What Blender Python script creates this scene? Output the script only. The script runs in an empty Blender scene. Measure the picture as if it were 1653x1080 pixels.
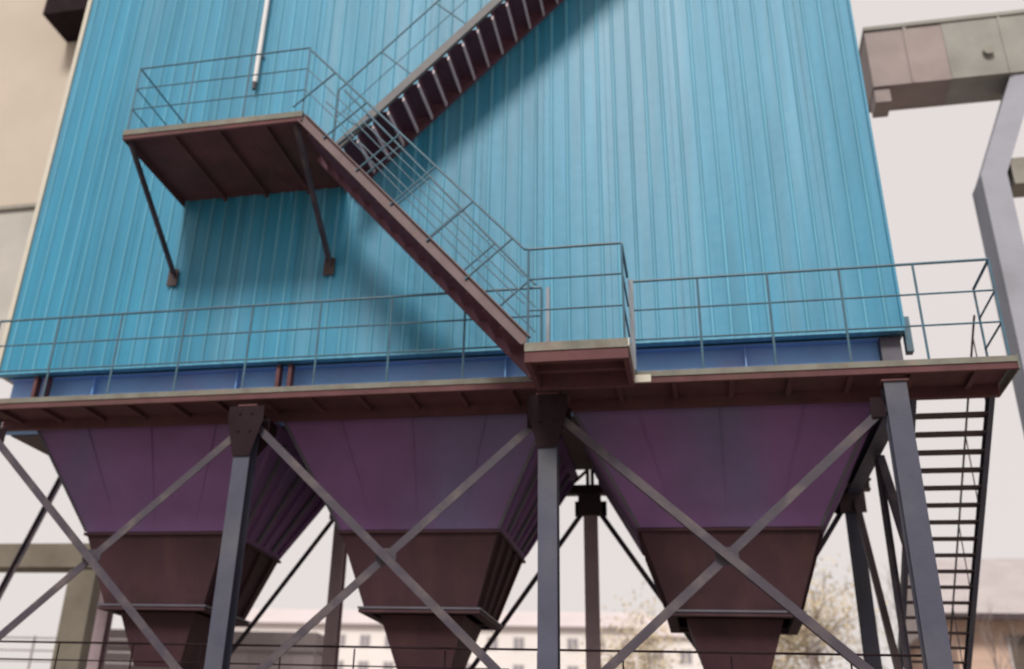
import bpy, bmesh, math, random
from mathutils import Vector, Matrix, noise
random.seed(7)
S = bpy.context.scene
COL = S.collection

# ---------------------------------------------------------------- camera
cd = bpy.data.cameras.new('camera'); cam = bpy.data.objects.new('camera', cd); COL.objects.link(cam)
R = Matrix(((0.97047925, 0.06462141, 0.23236632),
            (0.23670949, -0.43993173, -0.86627287),
            (0.04624554, 0.89570316, -0.44224112)))
cam.matrix_world = Matrix.Translation((0, 0, 1.6)) @ R.to_4x4()
cd.sensor_width = 36; cd.lens = 1654.02 / 1653 * 36
cd.shift_x = (826.5 - 708.04) / 1653; cd.shift_y = -(540 - 450.01) / 1653
cd.clip_start = 0.1; cd.clip_end = 2000
cd.dof.use_dof = True; cd.dof.focus_distance = 6.6; cd.dof.aperture_fstop = 1.05
S.camera = cam

# ---------------------------------------------------------------- world, sun, exposure
SUN_EL = 42.0
w = bpy.data.worlds.new('World'); S.world = w; w.use_nodes = True
nt = w.node_tree; nt.nodes.clear()
out = nt.nodes.new('ShaderNodeOutputWorld'); bg = nt.nodes.new('ShaderNodeBackground')
sky = nt.nodes.new('ShaderNodeTexSky'); sky.sky_type = 'NISHITA'; sky.sun_disc = False
sky.sun_elevation = math.radians(SUN_EL); sky.sun_rotation = math.radians(180)
sky.dust_density = 6; sky.air_density = 1.0; sky.ozone_density = 1.0
pale = nt.nodes.new('ShaderNodeRGB'); pale.outputs[0].default_value = (8.55, 7.85, 7.55, 1)
mx = nt.nodes.new('ShaderNodeMix'); mx.data_type = 'RGBA'; mx.inputs['Factor'].default_value = 0.9
nt.links.new(sky.outputs[0], mx.inputs['A']); nt.links.new(pale.outputs[0], mx.inputs['B'])
nt.links.new(mx.outputs['Result'], bg.inputs[0]); bg.inputs[1].default_value = 0.1
nt.links.new(bg.outputs[0], out.inputs[0])
sd = bpy.data.lights.new('sun', 'SUN'); sd.energy = 3.1; sd.angle = math.radians(14.0); sd.color = (1, .95, .88)
sun = bpy.data.objects.new('sun', sd); COL.objects.link(sun)
e = math.radians(SUN_EL)
sun.rotation_euler = Vector((0.06, math.cos(e), -math.sin(e))).to_track_quat('-Z', 'Y').to_euler()
sun.location = (0, -20, 30)
S.view_settings.view_transform = 'Standard'; S.view_settings.look = 'None'
S.view_settings.exposure = 0; S.view_settings.gamma = 1
S.view_settings.use_curve_mapping = False
S.render.engine = 'CYCLES'

# ---------------------------------------------------------------- materials
def mat(name, c, rough=.6, metal=0., spec=.4, var=.15, scale=3., stretch=(1, 1, 1), stain=None, stain_amt=.5, stain_scale=1.2,
        stain_stretch=(1, 1, 1), rnd=0., bump=.0, bscale=40., grime=None):
    m = bpy.data.materials.new(name); m.use_nodes = True
    t = m.node_tree; N = t.nodes; L = t.links
    b = N['Principled BSDF']; b.inputs['Roughness'].default_value = rough; b.inputs['Metallic'].default_value = metal; b.inputs['Specular IOR Level'].default_value = spec
    tc = N.new('ShaderNodeTexCoord'); geo = N.new('ShaderNodeNewGeometry')
    mp = N.new('ShaderNodeMapping'); mp.inputs['Scale'].default_value = stretch
    L.new(geo.outputs['Position'], mp.inputs['Vector'])
    n = N.new('ShaderNodeTexNoise'); n.inputs['Scale'].default_value = scale; n.inputs['Detail'].default_value = 6
    n.inputs['Roughness'].default_value = .6
    L.new(mp.outputs[0], n.inputs['Vector'])
    mr = N.new('ShaderNodeMapRange'); mr.inputs['From Min'].default_value = .3; mr.inputs['From Max'].default_value = .7
    mr.inputs['To Min'].default_value = 1 - var; mr.inputs['To Max'].default_value = 1 + var
    L.new(n.outputs['Fac'], mr.inputs['Value'])
    val = mr.outputs[0]
    if rnd:
        oi = N.new('ShaderNodeObjectInfo'); r2 = N.new('ShaderNodeMapRange')
        r2.inputs['To Min'].default_value = 1 - rnd; r2.inputs['To Max'].default_value = 1 + rnd
        L.new(oi.outputs['Random'], r2.inputs['Value'])
        mu = N.new('ShaderNodeMath'); mu.operation = 'MULTIPLY'
        L.new(val, mu.inputs[0]); L.new(r2.outputs[0], mu.inputs[1]); val = mu.outputs[0]
    base = N.new('ShaderNodeRGB'); base.outputs[0].default_value = (*c, 1); cur = base.outputs[0]
    if stain:
        mp2 = N.new('ShaderNodeMapping'); mp2.inputs['Scale'].default_value = stain_stretch
        L.new(geo.outputs['Position'], mp2.inputs['Vector'])
        n2 = N.new('ShaderNodeTexNoise'); n2.inputs['Scale'].default_value = stain_scale; n2.inputs['Detail'].default_value = 5
        L.new(mp2.outputs[0], n2.inputs['Vector'])
        r3 = N.new('ShaderNodeMapRange'); r3.inputs['From Min'].default_value = .48; r3.inputs['From Max'].default_value = .72
        r3.inputs['To Max'].default_value = stain_amt
        L.new(n2.outputs['Fac'], r3.inputs['Value'])
        mm = N.new('ShaderNodeMix'); mm.data_type = 'RGBA'; mm.inputs['B'].default_value = (*stain, 1)
        L.new(r3.outputs[0], mm.inputs['Factor']); L.new(cur, mm.inputs['A']); cur = mm.outputs['Result']
    vm = N.new('ShaderNodeVectorMath'); vm.operation = 'SCALE'
    L.new(cur, vm.inputs[0]); L.new(val, vm.inputs['Scale']); L.new(vm.outputs[0], b.inputs['Base Color'])
    if bump:
        n3 = N.new('ShaderNodeTexNoise'); n3.inputs['Scale'].default_value = bscale; n3.inputs['Detail'].default_value = 3
        L.new(geo.outputs['Position'], n3.inputs['Vector'])
        bp = N.new('ShaderNodeBump'); bp.inputs['Strength'].default_value = bump; bp.inputs['Distance'].default_value = .02
        L.new(n3.outputs['Fac'], bp.inputs['Height']); L.new(bp.outputs[0], b.inputs['Normal'])
    return m

M = {}
M['blue'] = mat('blue_sheet_paint', (.026, .205, .335), .46, spec=.36, var=.16, scale=1.1, stretch=(6, 1, .35), rnd=.07,
                stain=(.13, .29, .41), stain_amt=.6, stain_scale=.6, stain_stretch=(2.6, 1, .16), bump=.15, bscale=6)
M['rib'] = mat('blue_rib_paint', (.085, .29, .415), .46, spec=.28, var=.2, scale=2, stretch=(8, 1, .3), rnd=.08)
M['skirt'] = mat('blue_beam_paint', (.17, .36, .68), .5, var=.12, scale=1.5, stain=(.30, .29, .6), stain_amt=.6)
M['trim'] = mat('cream_trim_paint', (.50, .47, .40), .5, var=.08)
M['lightedge'] = mat('pale_grey_edge_paint', (.15, .15, .125), .7, var=.3, scale=4, stain=(.16, .10, .08), stain_amt=.5, stain_scale=5)
M['rust'] = mat('rust_primer', (.100, .040, .045), .85, var=.25, scale=3, stain=(.075, .045, .035), stain_amt=.7, stain_scale=1.4, bump=.2)
M['stringer'] = mat('brown_steel_paint', (.13, .088, .092), .6, var=.18, scale=4, stain=(.10, .05, .05), stain_amt=.6, stain_scale=3)
M['greystringer'] = mat('grey_stringer_paint', (.12, .12, .125), .6, var=.15, scale=4)
M['tread'] = mat('maroon_tread_paint', (.10, .042, .062), .7, var=.2, scale=5)
M['nosing'] = mat('galvanised_nosing', (.56, .48, .52), .8, var=.15, scale=8)
M['rail'] = mat('steel_blue_rail_paint', (.05, .12, .17), .45, var=.2, scale=6, stain=(.08, .05, .05), stain_amt=.4, stain_scale=8)
M['column'] = mat('blue_grey_column_paint', (.050, .053, .085), .6, var=.15, scale=3, stain=(.10, .10, .10), stain_amt=.5, bump=.1)
M['brace'] = mat('grey_brace_paint', (.046, .038, .054), .65, var=.18, scale=4, stain=(.12, .09, .08), stain_amt=.5, stain_scale=4)
M['brown_and_shade'] = mat('dark_brown_and_shade', (.020, .012, .015), .9, spec=.1, var=.25)  # dark brown parts, and the plates that paint shade at the column tops
M['rearpost'] = mat('brown_grey_post_paint', (.40, .31, .34), .6, var=.15)
M['dark'] = mat('dark_brown_steel', (.05, .032, .035), .6, var=.2, scale=4)
M['hop_up'] = mat('purple_hopper_paint', (.18, .088, .22), .7, var=.16, scale=1.2, stain=(.13, .13, .24), stain_amt=.9, stain_scale=.6, stain_stretch=(1, 1, .35),
                  bump=.12, bscale=9)
M['hop_lo'] = mat('brown_hopper_primer', (.044, .017, .025), .8, var=.3, scale=1.6, stain=(.07, .030, .026), stain_amt=.6, stain_scale=2.2, stain_stretch=(1.6, 1.6, .25),
                  bump=.15, bscale=9)
M['hop_rib'] = mat('hopper_rib_paint', (.085, .080, .105), .55, var=.18, scale=3)
M['palepost'] = mat('pale_grey_post', (.20, .23, .27), .6, var=.15)
M['white'] = mat('white_pipe_paint', (.66, .66, .66), .4, var=.06)
M['conc'] = mat('weathered_concrete', (.27, .255, .225), .85, var=.14, scale=1.5, stain=(.17, .15, .12), stain_amt=.6, stain_scale=.8, bump=.3, bscale=12)
M['conc_dark'] = mat('dull_brown_concrete', (.16, .14, .112), .9, var=.15, scale=1.5, stain=(.10, .085, .065), stain_amt=.6, bump=.2)
M['conc_blue'] = mat('bluish_concrete', (.34, .345, .40), .85, var=.12, scale=1.2, stain=(.14, .14, .15), stain_amt=.5, bump=.2, bscale=12)
M['beige'] = mat('beige_render', (.46, .40, .335), .85, var=.05, scale=.6, stain=(.48, .41, .34), stain_amt=.5, stain_scale=.4, bump=.1)
M['greyrender'] = mat('grey_render', (.42, .40, .37), .85, var=.08, scale=.8, stain=(.34, .33, .31), stain_amt=.6, stain_scale=.6)
M['duct_pink'] = mat('pinkish_weathered_sheet', (.30, .245, .235), .8, var=.15, scale=1.2, stain=(.33, .29, .26), stain_amt=.8, stain_scale=.9)
M['duct_grey'] = mat('grey_weathered_sheet', (.28, .272, .25), .8, var=.15, scale=1.4, stain=(.20, .19, .17), stain_amt=.8, stain_scale=1.0)
M['farwall'] = mat('pale_far_wall', (.70, .66, .65), .9, var=.05, scale=.15)
M['farroof'] = mat('pale_pink_roof', (.56, .50, .51), .9, var=.06, scale=.2)
M['farwin'] = mat('grey_window_glass', (.25, .23, .26), .3, var=.1)
M['farframe'] = mat('window_frame_white', (.6, .57, .55), .6, var=.05)
M['shed'] = mat('grey_shed_sheet', (.30, .26, .27), .8, var=.08, scale=.6, rnd=.06)
M['shedcap'] = mat('shed_capping', (.24, .205, .21), .8, var=.08)
M['brick'] = mat('salmon_brick', (.52, .37, .30), .9, var=.12, scale=1.5, stain=(.58, .45, .36), stain_amt=.6, stain_scale=.8)
M['brickroof'] = mat('grey_tile_roof', (.40, .36, .365), .85, var=.1, scale=1.)
M['darkwin'] = mat('dark_window_glass', (.10, .075, .06), .3)
M['bark'] = mat('pale_bark', (.22, .18, .17), .9, var=.2, scale=5)
M['leaf'] = mat('autumn_leaf', (.54, .46, .32), .8, var=.25, scale=1.2, stain=(.42, .25, .17), stain_amt=.5, stain_scale=.5)
M['ground'] = mat('concrete_yard', (.30, .26, .235), .9, var=.15, scale=.4, stain=(.2, .17, .15), stain_amt=.6, stain_scale=.3, bump=.3, bscale=5)

# ---------------------------------------------------------------- geometry helpers
class MB:
    def __init__(s): s.v = []; s.f = []; s.m = []
    def add(s, vs, fs, mi=0):
        o = len(s.v); s.v += [Vector(p) for p in vs]; s.f += [tuple(o + i for i in f) for f in fs]; s.m += [mi] * len(fs); return s
    def box(s, a, b, mi=0):
        (x0, y0, z0), (x1, y1, z1) = a, b
        return s.add([(x0, y0, z0), (x1, y0, z0), (x1, y1, z0), (x0, y1, z0), (x0, y0, z1), (x1, y0, z1), (x1, y1, z1), (x0, y1, z1)],
                     [(0, 3, 2, 1), (4, 5, 6, 7), (0, 1, 5, 4), (1, 2, 6, 5), (2, 3, 7, 6), (3, 0, 4, 7)], mi)
    def bar(s, p, q, wd, ht, up=(0, 0, 1), off=(0, 0), mi=0):
        p = Vector(p); q = Vector(q); d = (q - p).normalized(); u = Vector(up)
        sd_ = d.cross(u); 
        if sd_.length < 1e-4: sd_ = d.cross(Vector((0, 1, 0)))
        sd_.normalize(); u = sd_.cross(d).normalized()
        vs = []
        for c in (p, q):
            for a, b in ((-1, -1), (1, -1), (1, 1), (-1, 1)):
                vs.append(c + sd_ * (off[0] + a * wd / 2) + u * (off[1] + b * ht / 2))
        return s.add(vs, [(0, 3, 2, 1), (4, 5, 6, 7), (0, 1, 5, 4), (1, 2, 6, 5), (2, 3, 7, 6), (3, 0, 4, 7)], mi)
    def hbeam(s, p, q, wd, ht, t=.014, up=(0, 0, 1)):          # flanges top and bottom (along up), web between
        s.bar(p, q, wd, t, up, (0, ht / 2 - t / 2)); s.bar(p, q, wd, t, up, (0, -ht / 2 + t / 2)); s.bar(p, q, t, ht - 2 * t, up)
        return s
    def channel(s, p, q, wd, ht, side=1, t=.012, up=(0, 0, 1)):
        s.bar(p, q, t, ht, up, (side * (wd / 2 - t / 2), 0))
        s.bar(p, q, wd - t, t, up, (-side * t / 2, ht / 2 - t / 2)); s.bar(p, q, wd - t, t, up, (-side * t / 2, -ht / 2 + t / 2)); return s
    def angle(s, p, q, a, t=.01, up=(0, 0, 1), sx=1):
        s.bar(p, q, t, a, up, (sx * (a / 2 - t / 2), 0)); s.bar(p, q, a - t, t, up, (-sx * t / 2, a / 2 - t / 2)); return s
    def tube(s, p, q, r, n=8, r2=None, cap=True):
        p = Vector(p); q = Vector(q); d = (q - p).normalized(); a = d.orthogonal().normalized(); b = d.cross(a)
        r2 = r if r2 is None else r2; vs = []
        for c, rr in ((p, r), (q, r2)):
            for i in range(n):
                an = 2 * math.pi * i / n; vs.append(c + a * math.cos(an) * rr + b * math.sin(an) * rr)
        fs = [(i, (i + 1) % n, n + (i + 1) % n, n + i) for i in range(n)]
        if cap: fs += [tuple(range(n - 1, -1, -1)), tuple(range(n, 2 * n))]
        return s.add(vs, fs)
    def prism(s, pts, axis, lo, hi):      # pts 2-D polygon; axis: extruded coordinate 0/1/2
        n = len(pts); vs = []
        for h in (lo, hi):
            for a, b in pts:
                c = [a, b]; c.insert(axis, h); vs.append(tuple(c))
        fs = [tuple(range(n)), tuple(range(2 * n - 1, n - 1, -1))] + [(i, n + i, n + (i + 1) % n, (i + 1) % n) for i in range(n)]
        return s.add(vs, fs)
    def frustum(s, c0, h0, z0, c1, h1, z1, cap0=True, cap1=True):
        vs = []
        for (cx, cy), (hx, hy), z in ((c0, h0, z0), (c1, h1, z1)):
            vs += [(cx - hx, cy - hy, z), (cx + hx, cy - hy, z), (cx + hx, cy + hy, z), (cx - hx, cy + hy, z)]
        fs = [(0, 1, 5, 4), (1, 2, 6, 5), (2, 3, 7, 6), (3, 0, 4, 7)]
        if cap0: fs.append((3, 2, 1, 0))
        if cap1: fs.append((4, 5, 6, 7))
        return s.add(vs, fs)
    def build(s, name, mats, parent=None, bevel=0):
        base = Vector((0, 0, 0))
        if parent is not None: base = parent.matrix_world_custom if False else org(parent)
        me = bpy.data.meshes.new(name)
        cen = sum(s.v, Vector()) / len(s.v)
        me.from_pydata([v - cen for v in s.v], [], s.f)
        ms = mats if isinstance(mats, (list, tuple)) else [mats]
        for m in ms: me.materials.append(M[m] if isinstance(m, str) else m)
        if len(ms) > 1: me.polygons.foreach_set('material_index', s.m)
        bm = bmesh.new(); bm.from_mesh(me); bmesh.ops.recalc_face_normals(bm, faces=bm.faces)
        bm.to_mesh(me); bm.free(); me.update()
        o = bpy.data.objects.new(name, me); COL.objects.link(o)
        if parent is not None: o.parent = parent
        o.location = cen - base; ORG[o.name] = cen
        return o
ORG = {}
def org(o): return ORG[o.name]
def thing(name, label, cat, loc=(0, 0, 0), group=None):
    o = bpy.data.objects.new(name, None); COL.objects.link(o); o.location = loc; ORG[o.name] = Vector(loc)
    o.empty_display_size = .2
    o['label'] = label; o['category'] = cat
    if group: o['group'] = group
    return o
def put(o, src_parent_off):      # helper for placing shared-mesh duplicates of a part
    c = o.copy(); COL.objects.link(c); c.location = o.location + Vector(src_parent_off); ORG[c.name] = org(o) + Vector(src_parent_off); return c
def copy_thing(o, off, label):
    c = o.copy(); COL.objects.link(c); c.location = o.location + Vector(off); c['label'] = label; ORG[c.name] = org(o) + Vector(off)
    def rec(src, dst):
        for ch in list(src.children):
            k = ch.copy(); COL.objects.link(k); k.parent = dst; ORG[k.name] = org(ch) + Vector(off); rec(ch, k)
    rec(o, c); return c
def structure(o): o['kind'] = 'structure'; return o

# ---------------------------------------------------------------- ground
structure(MB().box((-400, -120, -.3), (400, 700, 0)).build('ground', 'ground'))

# ---------------------------------------------------------------- key dimensions
WX0, WX1 = -8.82, 2.22            # house walls
WY, WYB = 10.86, 13.75            # front and back
WZ0, WZ1 = 6.17, 15.0             # cladding bottom / top
FY = 10.0                         # walkway outer edge
DZ = 5.47                         # walkway deck level
CX = [-8.2, -4.82, -1.46, 1.91]   # column lines
HC = [-6.5, -3.16, 0.29]          # hopper centres

# ---------------------------------------------------------------- filter house
fh = thing('filter_house', 'tall blue ribbed metal clad filter house above the three hoppers', 'filter house', (-3.3, 12.3, 5.43))
pitch = .2; nr = 4; sw = pitch * nr
def sheet(x0, width, ribs):
    b = MB(); prof = []
    prof.append((0, 0))
    for k in range(ribs):
        c = pitch * (k + .5)
        prof += [(c - .022, 0), (c - .010, -.019), (c + .010, -.019), (c + .022, 0)]
    prof.append((width, 0))
    vs = []
    for z in (0, WZ1 - WZ0):
        vs += [(x0 + p[0], WY + p[1], WZ0 + z) for p in prof]
    n = len(prof); 
    for i in range(n - 1):
        mi = 1 if (i % 4 in (1, 2, 3)) and 0 < i < n - 2 else 0
        b.add([vs[i], vs[i + 1], vs[n + i + 1], vs[n + i]], [(0, 1, 2, 3)], mi)
    # folded return at the foot so the sheet has an edge
    for i in range(n - 1):
        p, q = vs[i], vs[i + 1]
        b.add([p, q, (q[0], WY + .03, q[2]), (p[0], WY + .03, p[2])], [(0, 1, 2, 3)], 0)
    return b
first = sheet(WX0, sw - .004, nr).build('cladding_sheet', ['blue', 'rib'], fh)
nsh = int((WX1 - WX0) / sw)
for k in range(1, nsh):
    put(first, (k * sw, 0, 0))
rest = WX1 - WX0 - nsh * sw
if rest > .1:
    sheet(WX0 + nsh * sw, rest, int(rest / pitch)).build('cladding_sheet', ['blue', 'rib'], fh)
MB().box((WX0 + .02, WY + .031, WZ0 + .002), (WX1 - .02, WYB, WZ1 - .05)).build('wall_core', 'blue', fh)
MB().box((WX0 - .05, WYB + .001, WZ0 - .03), (WX1 + .05, WYB + .03, WZ1)).build('rear_wall', 'blue', fh)
MB().box((WX0 - .4, WY - .3, WZ1), (WX1 + .4, WYB + .3, WZ1 + .15)).build('roof', 'lightedge', fh)
MB().box((WX0 - .07, WY - .035, WZ0), (WX0 - .002, WYB, WZ1 - .01)).build('corner_trim', 'trim', fh)
MB().box((WX1 + .002, WY - .035, WZ0), (WX1 + .03, WYB, WZ1 - .01)).build('corner_trim', 'blue', fh)
MB().box((WX0 - .02, WY - .034, WZ0 - .022), (WX1 + .02, WY + .08, WZ0 - .002)).build('drip_flashing', 'rib', fh)
sk = MB().hbeam((WX0 + .05, 11.12, 5.80), (WX1 - .22, 11.12, 5.80), .22, .70).build('base_beam', 'skirt', fh)
MB().hbeam((WX0 + .05, 13.5, 5.86), (WX1 - .22, 13.5, 5.86), .22, .58).build('base_beam', 'skirt', fh)
MB().box((WX0 + .1, 11.24, 5.44), (WX1 - .22, 13.38, 5.46)).build('floor_plate', 'dark', fh)
MB().box((WX1 - .215, 10.98, 5.46), (WX1 - .01, 11.3, 6.14)).build('end_block', 'hop_rib', fh)
MB().box((WX1 + .032, 10.93, 5.95), (WX1 + .1, 11.05, 6.35)).build('corner_bracket', 'rail', fh)
for x in CX[:3]:
    MB().box((x - .1, 10.9, 5.46), (x - .055, 11.005, 6.13)).box((x + .055, 10.9, 5.46), (x + .1, 11.005, 6.13)).build('bearing_stub', 'rust', fh)
st0 = MB().box((-7.5, 11.014, 5.47), (-7.488, 11.10, 6.12)).build('web_stiffener', 'skirt', fh)
for x in (-5.5, -2.1, .6):
    put(st0, (x + 7.5, 0, 0))

# white downpipe on the wall
dp = thing('downpipe', 'thin white vertical pipe with a dark end high on the blue wall', 'pipe', (-5.74, WY - .09, 10.3))
MB().tube((-5.74, WY - .09, 10.42), (-5.74, WY - .09, 14.9), .035, 12).build('pipe', 'white', dp)
MB().tube((-5.74, WY - .09, 10.3), (-5.74, WY - .09, 10.42), .028, 10).build('pipe_end', 'dark', dp)
for z in (10.9, 12.2, 13.5):
    MB().box((-5.80, WY - .045, z), (-5.68, WY - .027, z + .04)).build('pipe_clip', 'rail', dp)

# ---------------------------------------------------------------- hoppers
HY = 12.3
hl = ['left of the three big steel hoppers, nearest the beige concrete pillar',
      'middle of the three big steel hoppers, brown lower cone, between two front columns',
      'right hand one of three big steel hoppers, in front of the yellow tree']
def hopper(cx, label):
    h = thing('dust_hopper', label, 'hopper', (cx, HY, 2.2), 'three dust hoppers under the blue filter house')
    c = (cx, HY)
    A, B_, C_ = (1.60, 1.40, 5.43), (.945, .87, 4.22), (.665, .62, 3.40)
    MB().frustum(c, (B_[0], B_[1]), B_[2], c, (A[0], A[1]), A[2], False, True).build('upper_shell', 'hop_up', h)
    lo = MB().frustum(c, (C_[0], C_[1]), C_[2], c, (B_[0] - .004, B_[1] - .004), B_[2] - .004, False, False).build('lower_shell', 'hop_lo', h)
    def ring(z, hx, hy, t, hgt, mm, nm):
        b = MB()
        b.box((cx - hx - t, HY - hy - t, z), (cx + hx + t, HY - hy, z + hgt)); b.box((cx - hx - t, HY + hy, z), (cx + hx + t, HY + hy + t, z + hgt))
        b.box((cx - hx - t, HY - hy, z), (cx - hx, HY + hy, z + hgt)); b.box((cx + hx, HY - hy, z), (cx + hx + t, HY + hy, z + hgt))
        return b.build(nm, mm, h)
    ring(4.18, .925, .85, .04, .03, 'hop_lo', 'stiffener_ring')
    ring(3.37, .60, .56, .12, .022, 'hop_rib', 'flange'); ring(3.33, .60, .56, .11, .03, 'hop_lo', 'flange')
    # ribs on the side faces and the corners
    def lerp(a, b, t): return a + (b - a) * t
    for sx in (-1, 1):
        for j in range(7):
            t = -0.86 + j * 1.72 / 6
            p = (cx + sx * (A[0] - .06), HY + t * (A[1] - .08), A[2] - .14); q = (cx + sx * (B_[0] + .03), HY + t * B_[1], B_[2] + .05)
            MB().bar(p, q, .05, .06, (sx, 0, 0)).build('rib', 'hop_rib' if j % 2 else 'hop_up', h)
        for j in range(4):
            t = -0.75 + j * .5
            p = (cx + sx * (B_[0] + .005), HY + t * B_[1], B_[2] - .03); q = (cx + sx * (C_[0] + .02), HY + t * C_[1], C_[2] + .03)
            MB().bar(p, q, .04, .05, (sx, 0, 0)).build('rib', 'hop_lo', h)
    for sx in (-1, 1):
        p = (cx + sx * A[0], HY - A[1], A[2]); q = (cx + sx * B_[0], HY - B_[1], B_[2] + .01)
        MB().bar(p, q, .035, .02, (0, -1, 0)).build('corner_seam', 'hop_rib', h)
    for u in (-.5, .0, .5):
        MB().bar((cx + u * A[0] * 1.1, HY - A[1] - .002, A[2] - .02), (cx + u * B_[0] * 1.1, HY - B_[1] - .002, B_[2] + .02), .014, .012, (0, -1, 0)).build('weld_seam', 'hop_up', h)
    MB().frustum(c, (.30, .30), 2.72, c, (.50, .50), 3.329, True, False).build('spout', 'hop_lo', h)
    MB().box((cx - .33, HY - .33, 2.66), (cx + .33, HY + .33, 2.715)).box((cx - .2, HY - .2, 2.2), (cx + .2, HY + .2, 2.655)).build('valve', 'dark', h)
    dr = MB().box((cx - .32, HY - .63, 3.06), (cx + .32, HY - .47, 3.30)) 
    # small inspection plate on the lower shell, following its slope
    return h
for cx, l in zip(HC, hl): hopper(cx, l)
cv = thing('screw_conveyor', 'dark trough conveyor running under the hopper spouts', 'conveyor', (-3.1, HY, 1.7))
MB().box((-8.3, HY - .22, 1.85), (2.2, HY + .22, 2.19)).build('trough', 'dark', cv)
for x in (-7.5, -3.2, 1.2):
    MB().box((x - .08, HY - .2, 0), (x + .08, HY + .2, 1.849)).build('support', 'dark', cv)

# ---------------------------------------------------------------- columns
fcl = ['front steel column at the far left end of the walkway, out at the frame edge',
       'front blue grey column between the left and middle hoppers',
       'front grey column under the small landing between the middle and right hoppers',
       'front blue grey column at the right end beside the open stairs']
def column(x, y, top, wd, m, label, group, cap=True):
    t = thing('support_column', label, 'column', (x, y, 0), group)
    MB().hbeam((x, y, .02), (x, y, top), wd, wd, .018, up=(0, 1, 0)).build('shaft', m, t)
    MB().box((x - wd * .9, y - wd * .9, 0), (x + wd * .9, y + wd * .9, .019)).build('base_plate', 'dark', t)
    MB().box((x - wd * .6, y - wd * .6, top), (x + wd * .6, y + wd * .6, top + .016)).build('cap_plate', 'rust', t)
    return t
for i, (x, l) in enumerate(zip(CX, fcl)):
    t_ = column(x, 10.14, 5.29, .205 if x > -1 else .19, 'column', l, 'front columns carrying the walkway')
    wt = .21 if i < 3 else .13
    if i in (0, 3): continue
    MB().prism([(x - .098, 4.72), (x + .098, 4.72), (x + wt, 5.12), (x + wt, 5.286), (x - wt, 5.286), (x - wt, 5.12)], 1, 10.022, 10.034).build('column_shade_plate', 'brown_and_shade' if i < 3 else 'brace', t_)  # dark plate added as painted shade where the column meets the walkway
    for bx in (-.07, .07):
        for bz in (5.0, 5.2): MB().tube((x + bx, 10.004, bz), (x + bx, 10.0215, bz), .014, 6).build('bolt', 'brown_and_shade', t_)
    MB().prism([(10.26, 4.75), (10.26, 5.286), (10.76, 5.286), (10.76, 5.18)], 0, x - .07, x + .07).build('walkway_bracket', 'brown_and_shade', t_)
RX = [-8.3, -4.86, -1.40, 1.86]
RY = 13.6
rcl = ['rear dark post seen left of the left hopper beside the concrete pillar', 'rear dark post seen just left of the middle hopper',
       'rear dark post standing free between the middle and right hoppers', 'rear blue grey post right of the right hopper']
for i, (x, l) in enumerate(zip(RX, rcl)): column(x, RY, 5.13, .17, 'rearpost' if i < 3 else 'column', l, 'rear columns behind the hoppers')
rb = thing('rear_beam', 'dark horizontal beam linking the rear column tops behind the hoppers', 'beam', (-3.2, RY, 5.22))
MB().hbeam((-8.6, RY, 5.22), (2.1, RY, 5.22), .14, .12).build('beam', 'dark', rb)
for x in RX:
    MB().box((x - .15, RY - .12, 4.86), (x + .15, RY - .1, 5.14)).build('gusset_plate', 'dark', rb)
    for sx in (-1, 1):
        MB().bar((x + sx * .03, RY, 5.5), (x + sx * .26, RY, 5.29), .05, .03).build('knee_brace', 'dark', rb)
    MB().box((x - .05, RY - .05, 5.285), (x - .012, RY + .05, 5.60)).box((x + .012, RY - .05, 5.285), (x + .05, RY + .05, 5.60)).build('stub_post', 'dark', rb)

# ---------------------------------------------------------------- cross braces
def cross(x0, x1, y, zt, zb, a, m, label, group, gus=True):
    t = thing('cross_brace', label, 'brace', ((x0 + x1) / 2, y, (zt + zb) / 2), group)
    MB().angle((x0, y, zt), (x1, y, zb), a, .012, up=(0, -1, 0)).build('brace_bar', m, t)
    MB().angle((x0, y + a + .012, zb), (x1, y + a + .012, zt), a, .012, up=(0, -1, 0), sx=-1).build('brace_bar', m, t)
    xm, zm = (x0 + x1) / 2, (zt + zb) / 2
    if gus:
        MB().prism([(xm - .11, zm - .03), (xm - .04, zm - .085), (xm + .04, zm - .085), (xm + .11, zm - .03), (xm + .11, zm + .03), (xm + .04, zm + .085), (xm - .04, zm + .085), (xm - .11, zm + .03)],
                   1, y + a * .5 + .002, y + a * .5 + .012).build('gusset_plate', m, t)
    for sx, x in ((1, x0), (-1, x1)):
        for z in (zt, zb):
            MB().box((min(x, x + sx * .13), y + .03, z - .1), (max(x, x + sx * .13), y + .042, z + .1)).build('end_plate', 'brown_and_shade', t)
    return t
bl = ['crossed angle steel brace in front of the left hopper', 'crossed angle steel brace in front of the middle hopper',
      'crossed angle steel brace in front of the right hopper']
for i in range(3):
    cross(CX[i] + .1, CX[i + 1] - .1, 10.14, 5.08, 2.24, .085, 'brace', bl[i], 'cross braces between the front columns')
bl2 = ['thin rear crossed brace behind the left hopper', 'thin rear crossed brace behind the middle hopper',
       'thin rear crossed brace behind the right hopper']
for i in range(3):
    cross(RX[i] + .08, RX[i + 1] - .08, RY, 4.98, .45, .062, 'brace', bl2[i], 'thin cross braces between the rear columns', False)
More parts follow.
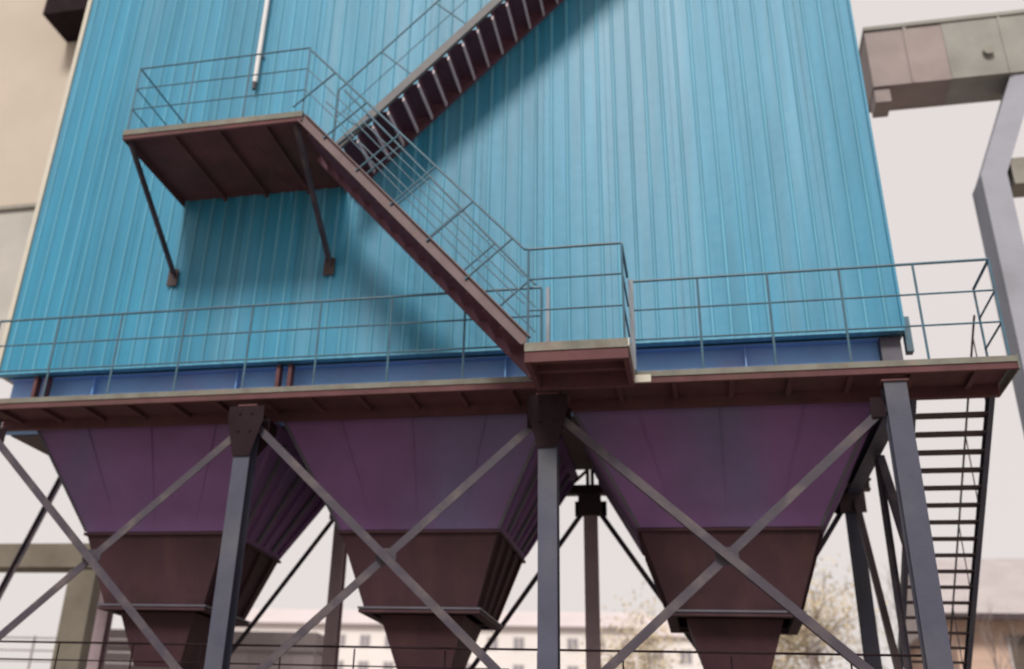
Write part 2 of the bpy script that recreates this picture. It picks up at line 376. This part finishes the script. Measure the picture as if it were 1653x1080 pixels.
# right hand side frame, seen edge on
lsf = thing('side_brace', 'lone steep diagonal bar low at the left end of the hopper frame', 'brace', (-9, 13.6, 3))
MB().angle((-9.42, RY, 5.7), (-11.47, RY, 0), .075).build('brace_bar', 'brace', lsf)
sf = thing('side_bracing', 'tie beam, thin post and diagonal seen between right hopper and right column', 'bracing', (1.9, 11.9, 2.5))
MB().hbeam((1.93, 10.26, 5.17), (1.88, 13.5, 5.17), .16, .16).build('tie_beam', 'column', sf)
MB().angle((1.96, 11.9, 5.08), (1.96, 11.9, 0), .07).build('thin_post', 'brace', sf)
MB().angle((1.97, 11.8, 5.05), (2.0, 10.3, 2.75), .085).build('diagonal_bar', 'brace', sf)
MB().angle((1.9, 13.5, 5.0), (1.94, 12.0, 2.3), .07).build('diagonal_bar', 'dark', sf)

# ---------------------------------------------------------------- railings
RR = .0145
def railing_part(t, A, B, up, nposts, mids=(.36, .68), r=RR, m='rail', ends=(True, True), foot=True):
    A = Vector(A); B = Vector(B); up = Vector(up)
    MB().tube(A + up, B + up, r, 10).build('top_rail', m, t)
    for f in mids: MB().tube(A + up * f, B + up * f, r * .72, 8).build('mid_rail', m, t)
    for k in range(nposts):
        if k == 0 and not ends[0]: continue
        if k == nposts - 1 and not ends[1]: continue
        P = A.lerp(B, k / (nposts - 1)); 
        MB().tube(P, P + up * .985, r * .85, 8).build('rail_post', m, t)

wr = thing('walkway_railing', 'long thin steel railing along the left part of the main walkway', 'railing', (-5, FY + .03, DZ), 'railings of the main walkway')
railing_part(wr, (-8.32 - .8 * .0, FY + .03, DZ), (-1.52, FY + .03, DZ), (0, 0, 1.06), 9)
wr2 = thing('walkway_railing', 'thin steel railing from the small landing round the right end of the walkway', 'railing', (1.2, FY + .03, DZ), 'railings of the main walkway')
railing_part(wr2, (-.57, FY + .03, DZ), (2.95, FY + .03, DZ), (0, 0, 1.06), 6)
railing_part(wr2, (2.95, FY + .05, DZ), (2.95, 10.72, DZ), (0, 0, 1.06), 2, ends=(False, True))

# ---------------------------------------------------------------- main walkway
wk = thing('main_walkway', 'long steel walkway with rust brown underside across the foot of the blue wall', 'walkway', (-2.9, 10.4, DZ))
for k in range(10):
    x0 = -8.45 + k * 1.144
    MB().box((x0 + .0003, FY + .0105, DZ - .012), (x0 + 1.1437, 10.985, DZ)).build('deck_plate', 'rust', wk)
MB().box((-8.47, FY, DZ - .04), (3.0, FY + .010, DZ + .02)).build('edge_plate', 'lightedge', wk)
MB().box((-8.47, FY + .012, DZ - .105), (3.0, FY + .06, DZ - .013)).build('edge_beam', 'rust', wk)
MB().box((-8.47, 10.70, DZ - .125), (3.0, 10.78, DZ - .013)).build('inner_beam', 'rust', wk)
MB().box((3.002, FY, DZ - .11), (3.014, 10.8, DZ + .03)).build('end_plate', 'lightedge', wk)
j0 = MB().box((-8.2, FY + .061, DZ - .06), (-8.15, 10.699, DZ - .013)).build('joist', 'rust', wk)
for k in range(1, 20): put(j0, (k * .572, 0, 0))

# ---------------------------------------------------------------- upper platform
PZ = 8.60; PX0, PX1, PY = -6.56, -4.22, 9.18
up = thing('upper_platform', 'square steel landing with dark underside bracketed high on the left of the blue wall', 'platform', (-5.4, 10, PZ))
for k in range(3):
    x0 = PX0 + .012 + k * (PX1 - PX0 - .024) / 3
    MB().box((x0 + .002, PY + .012, PZ - .012), (x0 + (PX1 - PX0 - .024) / 3 - .002, WY + .01, PZ)).build('deck_plate', 'rust', up)
MB().box((PX0, PY, PZ - .055), (PX1, PY + .010, PZ + .02)).build('edge_plate', 'lightedge', up)
MB().box((PX0 + .012, PY + .012, PZ - .11), (PX1 - .012, PY + .06, PZ - .013)).build('edge_beam', 'rust', up)
MB().box((PX0, PY + .012, PZ - .11), (PX0 + .010, WY + .01, PZ + .015)).build('side_beam', 'rust', up)
MB().box((PX1 - .010, PY + .012, PZ - .11), (PX1, WY + .01, PZ + .015)).build('side_beam', 'stringer', up)
for x in (PX0 + .6, PX0 + 1.2, PX0 + 1.8):
    MB().box((x, PY + .061, PZ - .075), (x + .045, WY + .01, PZ - .013)).build('joist', 'rust', up)
for x in (PX0 + .05, PX1 - .12):
    MB().angle((x, PY + .1, PZ - .11), (x, WY - .04, 7.42), .075).build('bracket_strut', 'brace', up)
    MB().box((x - .07, WY - .05, 7.28), (x + .07, WY - .028, 7.52)).build('wall_plate', 'dark', up)
pr = thing('platform_railing', 'thin railing round the front and left of the upper square platform', 'railing', (-5.4, PY, PZ))
railing_part(pr, (PX0 + .03, PY + .04, PZ), (PX1 - .02, PY + .04, PZ), (0, 0, .98), 4, r=.011)
railing_part(pr, (PX0 + .03, PY + .06, PZ), (PX0 + .03, WY - .06, PZ), (0, 0, .98), 2, r=.011, ends=(False, True))

# ---------------------------------------------------------------- small landing
LX0, LX1, LY = -1.56, -.56, 9.18
ld = thing('small_landing', 'small boxy steel landing jutting out of the walkway at the foot of the stairs', 'landing', (-1.06, 9.6, DZ))
LZ = DZ + .02
MB().box((LX0, LY + .012, LZ - .014), (LX1, FY - .002, LZ)).build('deck_plate', 'rust', ld)
MB().box((LX0, LY, LZ - .06), (LX1, LY + .010, LZ + .03)).build('edge_plate', 'lightedge', ld)
MB().box((LX0, LY + .012, LZ - .17), (LX0 + .05, FY - .002, LZ - .0145)).build('side_beam', 'rust', ld)
MB().box((LX1 - .05, LY + .012, LZ - .17), (LX1, FY - .002, LZ - .0145)).build('side_beam', 'rust', ld)
MB().box((LX0 + .051, LY + .012, LZ - .17), (LX1 - .051, LY + .05, LZ - .0145)).build('front_beam', 'rust', ld)
MB().box((LX0 + .051, FY - .06, LZ - .17), (LX1 - .051, FY - .003, LZ - .0145)).build('rear_beam', 'rust', ld)
MB().box((LX1 + .001, LY, LZ - .05), (LX1 + .013, FY - .003, LZ + .03)).build('side_plate', 'trim', ld)
MB().box((LX1 + .002, FY - .035, LZ - .13), (LX1 + .17, FY - .003, LZ - .052)).build('foot_bracket', 'trim', ld)
for y in (9.42, 9.68):
    MB().box((LX0 + .051, y, LZ - .08), (LX1 - .051, y + .05, LZ - .0145)).build('joist', 'rust', ld)
lr = thing('landing_railing', 'boxy guard rail with one pale post round the small landing', 'railing', (-1.06, LY, LZ))
railing_part(lr, (LX0 + .03, LY + .03, LZ), (LX1 - .03, LY + .03, LZ), (0, 0, 1.08), 2)
railing_part(lr, (LX1 - .03, LY + .05, LZ), (LX1 - .03, FY - .01, LZ), (0, 0, 1.08), 2, ends=(False, False))
MB().box((LX1 - .02, FY - .05, LZ), (LX1 + .03, FY - .01, LZ + 1.03)).build('pale_post', 'palepost', lr)
MB().box((LX0 + .10, FY - .05, LZ), (LX0 + .14, FY - .01, LZ + 1.0)).build('pale_post', 'palepost', lr)

# ---------------------------------------------------------------- stairs
def stair(name, label, P, Q, yo, yi, rise_n, sh, st, m_s, m_t, nose, axis='x', depth=.24, inner_drop=0):
    """P lower end and Q upper end as (u, z) in the plane along the run; yo, yi the two stringer lines"""
    def W(u, v, z): return (u, v, z) if axis == 'x' else (v, u, z)
    t = thing(name, label, 'stairs', W(P[0], yo, P[1]))
    a = Vector(W(P[0], 0, P[1])); b = Vector(W(Q[0], 0, Q[1])); perp = None
    for v, lab in ((yo, 1), (yi, -1)):
        if lab < 0 and inner_drop:
            MB().channel(Vector(W(P[0], v, P[1] - inner_drop)), Vector(W(Q[0], v, Q[1] - inner_drop)), .05, sh + .06, side=(-lab if nose else lab) * st, t=.012).build('stringer', m_t, t); continue
        p = Vector(W(P[0], v, P[1])); q = Vector(W(Q[0], v, Q[1]))
        MB().channel(p, q, .05, sh, side=lab * st, t=.012).build('stringer', m_s, t)
    lo, hi = min(yo, yi) + .03, max(yo, yi) - .03
    dirn = 1 if Q[0] > P[0] else -1
    t0 = None
    for k in range(1, rise_n):
        f = k / rise_n; u = P[0] + (Q[0] - P[0]) * f; z = P[1] + (Q[1] - P[1]) * f
        z -= .02; off = Vector(W(u, 0, z))
        if t0 is None:
            u0, u1 = sorted((u - dirn * depth * .5, u + dirn * depth * .5))
            bm_ = MB(); bm_.box(*[tuple(x) for x in (W(u0, lo, z - .012), W(u1, hi, z + .0))]) if axis == 'x' else bm_.box((lo, u0, z - .012), (hi, u1, z))
            t0 = bm_.build('tread', m_t, t); k0 = off
            if nose:
                e_ = u + dirn * depth * .5; e0, e1 = sorted((e_, e_ + dirn * .022))
                nb = MB(); nb.box((e0, lo, z - .055), (e1, hi, z - .003)) if axis == 'x' else nb.box((lo, e0, z - .05), (hi, e1, z + .004))
                n0 = nb.build('tread_back', nose, t)
                rz = abs(Q[1] - P[1]) / rise_n
                rbm = MB(); rbm.box((e0 + .004, lo, z + .005), (e1 - .004, hi, z + rz - .052))
                r0 = rbm.build('riser', m_t, t)
        else:
            put(t0, off - k0)
            if nose: put(n0, off - k0); put(r0, off - k0)
    return t
# lower flight: from the upper platform down to the small landing
TOP = (-4.22, 8.60); BOT = (-1.55, 5.62); YO, YI = 9.2, 9.93
tn = Vector((TOP[0] - BOT[0], 0, TOP[1] - BOT[1])).normalized(); pn = Vector((-tn.z, 0, tn.x)); 
if pn.z < 0: pn = -pn
drop = .07
lf = stair('stair_flight', 'lower brown stair flight from the upper platform down to the small landing',
           (BOT[0] + .0, BOT[1] - drop), (TOP[0], TOP[1] - drop), YO, YI, 15, .125, 1, 'stringer', 'tread', None, depth=.19, inner_drop=.06)
lf['group'] = 'zigzag stair flights on the blue wall'
hr = thing('stair_railing', 'handrails with slanted posts on both sides of the lower stair flight', 'railing', (-2.9, YO, 7))
for y, a0, np_, ln in ((YO, 0.0, 7, .66), (YI, .0, 7, .62)):
    A = Vector((TOP[0] + (.12 if y == YI else 0), y, TOP[1])); B = Vector((BOT[0] - .02, y, BOT[1]))
    if y == YI: A = A + (B - A) * .03
    upv = pn * ln
    tops = A + Vector((0, 0, .93)); bots = B + Vector((0, 0, .95 if y == YO else .90))
    MB().tube(tops, bots, .013, 10).build('top_rail', 'rail', hr)
    for f in (.36, .68):
        MB().tube(A + Vector((0, 0, .93 * f)), B + Vector((0, 0, .93 * f)), .007, 8).build('mid_rail', 'rail', hr)
    for k in range(6):
        s = (k + (.35 if y == YI else .2)) / 6.1 + .05
        T = tops.lerp(bots, s + .05) if s + .05 < 1 else bots
        F = T - pn * ln - tn * 0.0
        MB().tube(F, T, .012, 8).build('rail_post', 'rail', hr)
MB().tube((-1.57, YO, 6.57), (LX0 + .03, LY + .03, LZ + 1.08), .013, 8).build('top_rail', 'rail', hr)
# upper flight: from the platform up to the right
uy0, uy1 = 9.97, 10.74
P2 = (-4.12, 8.55); Q2 = (.3, 13.05)
uf = stair('stair_flight', 'upper stair flight climbing rightwards, maroon treads with pale edges seen from below',
           P2, Q2, uy0, uy1, 24, .11, 1, 'greystringer', 'tread', 'nosing', depth=.23, inner_drop=.07)
uf['group'] = 'zigzag stair flights on the blue wall'
hu = thing('stair_railing', 'faint thin handrail with slanted posts beside the upper stair flight', 'railing', (-2.2, uy0, 10.5))
tu = Vector((Q2[0] - P2[0], 0, Q2[1] - P2[1])).normalized(); pu = Vector((-tu.z, 0, tu.x))
A = Vector((P2[0], uy0, P2[1])); B = Vector((Q2[0], uy0, Q2[1]))
MB().tube(A + Vector((0, 0, .93)), B + Vector((0, 0, .93)), .012, 10).build('top_rail', 'rail', hu)
MB().tube(A + Vector((0, 0, .5)), B + Vector((0, 0, .5)), .006, 8).build('mid_rail', 'rail', hu)
for k in range(7):
    F = A.lerp(B, .07 + k * .155)
    MB().tube(F, F + pu * .655, .010, 8).build('rail_post', 'rail', hu)
# stub post where the two rails meet
MB().tube((-4.12, uy0, 8.6), (-4.12, uy0, 9.5), .016, 8).build('rail_post', 'rail', hu)

# right hand stairs going down and back
sx0, sx1 = 2.20, 2.93
ST = (10.78, 5.40); SL = .735
SB = (ST[0] + 5.40 / SL, 0.0)
rs = stair('open_stairs', 'tall open tread steel stairs going down from the right end of the walkway', SB, ST, sx1, sx0, 39, .13, -1, 'column', 'dark', None, axis='y', depth=.17)
rh = thing('stair_railing', 'thin handrail on the outer side of the open stairs at the right', 'railing', (2.9, 14, 3))
for x, n_ in ((sx1 + .02, 7),):
    A = Vector((x, ST[0] + .1, ST[1])); B = Vector((x, SB[0], .05))
    MB().tube(A + Vector((0, 0, .9)), B + Vector((0, 0, .9)), .012, 8).build('top_rail', 'brace', rh)
    for k in range(n_):
        F = A.lerp(B, (k + .2) / n_); MB().tube(F, F + Vector((0, 0, .9)), .007, 8).build('rail_post', 'brace', rh)

# guard rail of the low working level behind the front columns
gr = thing('low_guard_rail', 'thin horizontal guard rail crossing low behind the front columns', 'railing', (-3, 10.5, 2))
MB().tube((-8.4, 10.5, 2.80), (2.05, 10.5, 2.84), .011, 8).build('top_rail', 'brown_and_shade', gr)
MB().tube((-8.4, 10.5, 2.62), (-1.9, 10.5, 2.64), .007, 8).build('mid_rail', 'brown_and_shade', gr)
for x in (-7.7, -6.9, -6.0, -5.2, -4.3, -3.5, -2.55, -1.62, -.8, .2, 1.25):
    MB().tube((x, 10.5, 1.6), (x, 10.5, 2.8), .009, 8).build('rail_post', 'brown_and_shade', gr)
lw = thing('low_working_deck', 'low steel deck running beneath the hoppers', 'walkway', (-3.1, 10.8, 1.6))
for k in range(8):
    MB().box((-8.5 + k * 1.33, 10.3, 1.55), (-8.5 + k * 1.33 + 1.325, 11.6, 1.6)).build('deck_plate', 'rust', lw)
MB().box((-8.5, 10.25, 1.42), (2.15, 10.299, 1.6)).build('edge_beam', 'rust', lw)
for x in (-8.2, -4.9, -1.6, 1.8): MB().box((x - .05, 10.7, 0), (x + .05, 10.8, 1.549)).build('leg', 'dark', lw)

# ---------------------------------------------------------------- right: concrete gantry and big duct
cg = thing('concrete_gantry', 'grey concrete column with slanting bracket at the right edge', 'gantry', (4.7, 15.3, 0))
MB().box((4.56, 15.0, 0), (4.93, 15.62, 10.45)).build('column', 'conc_blue', cg)
MB().prism([(4.57, 10.452), (4.94, 10.452), (5.70, 12.27), (5.32, 12.27)], 1, 15.03, 15.57).build('slanting_bracket', 'conc_blue', cg)
MB().box((5.02, 15.05, 10.26), (8.5, 15.5, 10.72)).build('cross_beam', 'conc', cg)
MB().box((5.66, 15.1, 10.73), (5.95, 15.45, 12.27)).build('upper_post', 'conc', cg)
MB().box((8.2, 15.051, 0), (8.55, 15.5, 10.249)).build('column', 'conc', cg)
dc = thing('overhead_duct', 'big weathered pinkish and grey rectangular duct at the top right', 'duct', (4.5, 15.5, 12))
MB().box((3.25, 15.0, 12.28), (4.45, 15.75, 13.42)).build('pink_section', 'duct_pink', dc)
MB().box((4.452, 14.99, 12.28), (9, 15.75, 13.44)).build('grey_section', 'duct_grey', dc)
MB().box((3.24, 14.96, 13.43), (9, 15.8, 13.5)).build('top_cap', 'duct_grey', dc)
MB().box((3.26, 15.05, 12.0), (3.50, 15.5, 12.275)).build('down_leg', 'duct_pink', dc)
for x in (3.85, 5.3, 6.2):
    MB().box((x, 14.972, 12.27), (x + .05, 14.985, 13.43)).build('seam_flange', 'duct_pink' if x < 4.4 else 'duct_grey', dc)
for x, z in ((5.05, 12.72),):
    MB().tube((x, 14.9, z), (x, 14.985, z), .08, 14).build('access_cap', 'conc', dc)

# ---------------------------------------------------------------- left: beige hall on concrete frame
hall = thing('beige_hall', 'large beige rendered hall with grey lower band at the left edge', 'building', (-20, 22, 9))
MB().box((-30, 18.0, 13.5), (-14.1, 28, 24)).build('upper_wall', 'beige', hall)
MB().box((-30, 18.05, 9.9), (-14.15, 20, 13.40)).build('lower_wall', 'greyrender', hall)
MB().box((-30, 17.96, 13.40), (-14.1, 28.0, 13.499)).build('ledge', 'conc', hall)
MB().box((-15.1, 16.9, 18.35), (-13.9, 17.99, 20.6)).build('dark_canopy', 'brown_and_shade', hall)
cf = thing('concrete_trestle', 'plain beige concrete pillar and beam at the lower left', 'trestle', (-11.6, 18, 0))
MB().box((-11.92, 18.0, 0), (-11.35, 18.5, 5.04)).build('pillar', 'conc_dark', cf)
MB().box((-22, 17.95, 5.045), (-11.3, 18.55, 5.50)).build('beam', 'conc_dark', cf)
MB().box((-19.6, 18.0, 0), (-19.0, 18.5, 5.04)).build('pillar', 'conc_dark', cf)
for x in (-29, -19.5):
    MB().box((x, 18.6, 0), (x + .6, 19.2, 9.89)).build('pillar', 'conc', cf)
ff = thing('mesh_fence', 'faint grey grid fence low at the left edge behind the concrete pillar', 'fence', (-16, 24, 0))
for z in (4.45, 4.15, 3.9, 2.5): MB().tube((-30, 24, z), (-12, 24, z), .02, 6).build('fence_rail', 'brickroof', ff)
for k in range(13): MB().tube((-30 + k * 1.5, 24, 0), (-30 + k * 1.5, 24, 4.5), .03, 6).build('fence_post', 'brickroof', ff)

# ---------------------------------------------------------------- far buildings
def window(t, x, z, wd, ht, y, nm='farwin', mull=1):
    f = MB(); fr = .12
    f.box((x - fr, y - .06, z - fr), (x + wd + fr, y - .002, z)).box((x - fr, y - .06, z + ht), (x + wd + fr, y - .002, z + ht + fr))
    f.box((x - fr, y - .06, z), (x, y - .002, z + ht)).box((x + wd, y - .06, z), (x + wd + fr, y - .002, z + ht))
    for k in range(mull): 
        xx = x + wd * (k + 1) / (mull + 1); f.box((xx - .05, y - .05, z), (xx + .05, y - .002, z + ht))
    fo = f.build('window', 'farframe', t)
    MB().box((x + .001, y - .03, z + .001), (x + wd - .001, y - .003, z + ht - .001)).build('pane', nm, fo)
ab = thing('apartment_block', 'long pale far apartment block with small grey windows seen between the hoppers', 'building', (-31, 120, 0))
MB().box((-62, 120, 0), (-7.2, 132, 18.0)).build('wall', 'farwall', ab)
MB().prism([(119.2, 18.01), (132.8, 18.01), (126, 20.6)], 0, -62.6, -6.6).build('roof', 'farroof', ab)
for k in range(18):
    x = -60.5 + k * 3.02
    for z in (15.6, 12.7, 9.8):
        window(ab, x, z, 1.15, 1.25, 120)
ab2 = thing('apartment_block', 'small pale far house right of the free standing rear post', 'building', (0, 105, 0))
MB().box((-6.4, 105, 0), (1.5, 113, 15.2)).build('wall', 'farwall', ab2)
MB().prism([(104.5, 15.21), (113.5, 15.21), (109, 17.6)], 0, -6.8, 1.9).build('roof', 'farroof', ab2)
for x in (-5.2, -2.6, 0): window(ab2, x, 12.9, 1.0, 1.2, 105)
sh = thing('grey_shed', 'flat grey shed low behind the left column', 'shed', (-17, 35, 0))
for k in range(12):
    MB().box((-22.6 + k * .79, 35, 0), (-22.6 + k * .79 + .775, 35.15, 5.45)).build('wall_panel', 'shed', sh)
MB().box((-22.6, 35.16, 0), (-13.15, 36.5, 5.5)).build('wall', 'shed', sh)
MB().box((-22.7, 34.9, 5.455), (-13.05, 35.155, 6.1)).box((-22.7, 35.165, 5.51), (-13.05, 36.6, 6.1)).build('roof_edge', 'shedcap', sh)
bh = thing('brick_house', 'salmon brick house with grey roof and a dark window at the lower right corner', 'house', (9, 35, 0))
MB().box((7.2, 35, 0), (16, 43, 6.78)).build('wall', 'brick', bh)
MB().prism([(34.3, 6.79), (43.7, 6.79), (39, 9.4)], 0, 6.85, 16.5).build('roof', 'brickroof', bh)
MB().box((6.85, 34.2, 6.68), (16.5, 34.29, 6.86)).build('gutter', 'dark', bh)
for x, z in ((8.65, 5.15), (11.2, 5.15), (8.65, 2.2), (11.2, 2.2)):
    f = MB().box((x - .08, 34.93, z - .12), (x + 1.3, 34.998, z - .001)).box((x - .08, 34.94, z), (x - .001, 34.998, z + 1.2)).box((x + 1.2, 34.94, z), (x + 1.28, 34.998, z + 1.2)).build('window', 'brickroof', bh)
    MB().box((x, 34.96, z), (x + 1.199, 34.997, z + 1.2)).build('pane', 'darkwin', f)

# ---------------------------------------------------------------- trees
def grow(b, p, d, ln, r, lvl, tips, rnd, spread=.6):
    n = 3
    for i in range(n):
        d2 = (d + Vector((rnd.gauss(0, .13), rnd.gauss(0, .13), rnd.gauss(0.03, .06)))).normalized()
        q = p + d2 * ln / n; r2 = r * .86
        b.tube(p, q, r, 5, r2, cap=False); p, d, r = q, d2, r2
        if lvl <= 2: tips.append(p.copy())
        if lvl > 0 and i >= 1 or (lvl > 0 and rnd.random() < .4):
            a = d.orthogonal().normalized(); a.rotate(Matrix.Rotation(rnd.random() * 6.28, 3, d))
            grow(b, p, (d + a * spread * rnd.uniform(.7, 1.4)).normalized(), ln * rnd.uniform(.6, .8), r * .62, lvl - 1, tips, rnd, spread)
    if lvl > 0: grow(b, p, d, ln * .7, r * .8, lvl - 1, tips, rnd, spread)
def tree(x, y, label, height, leaves, seed, z0=0, group=None, lvl=4, r=.16, lean=0, leafr=.5):
    rnd = random.Random(seed)
    t = thing('autumn_tree' if leaves else 'bare_tree', label, 'tree', (x, y, z0), group)
    b = MB(); tips = []
    th = height * .35
    b.tube((x, y, z0), (x + lean * th, y, z0 + th), r * 1.3, 8, r, cap=False)
    tr = b.build('trunk', 'bark', t)
    b = MB()
    grow(b, Vector((x + lean * th, y, z0 + th)), Vector((lean, 0, 1)).normalized(), height * .24, r, lvl, tips, rnd)
    b.build('limbs', 'bark', t)
    if leaves:
        lb = MB()
        for _ in range(leaves):
            p = rnd.choice(tips) + Vector((rnd.gauss(0, leafr), rnd.gauss(0, leafr), rnd.gauss(0, leafr)))
            a = Vector((rnd.gauss(0, 1), rnd.gauss(0, 1), rnd.gauss(0, 1))).normalized(); c = a.orthogonal().normalized(); s_ = rnd.uniform(.05, .12)
            lb.add([p - a * s_, p + c * s_ * .6, p + a * s_, p - c * s_ * .6], [(0, 1, 2, 3)])
        cr = lb.build('crown', 'leaf', t)
    return t
tree(1.1, 45, 'yellow leaved autumn tree behind the right hopper spout', 10.3, 4200, 3, leafr=.75)
tree(-1.6, 52, 'smaller yellow autumn tree left of the right hopper spout', 9.4, 2200, 5, leafr=.75)
tree(3.7, 42, 'yellow leaved autumn tree right of the right hopper spout', 9.8, 2600, 8, leafr=.55)
tree(5.4, 47, 'tall bare leafless tree left of the rear blue grey post', 12.0, 0, 11, lean=-.08, r=.12)
tree(7.9, 50, 'bare tree glimpsed between side frame posts and right column', 12.5, 0, 13, r=.12)
tree(8.3, 33, 'small bare tree in front of the salmon brick house', 7.2, 0, 17, r=.07)
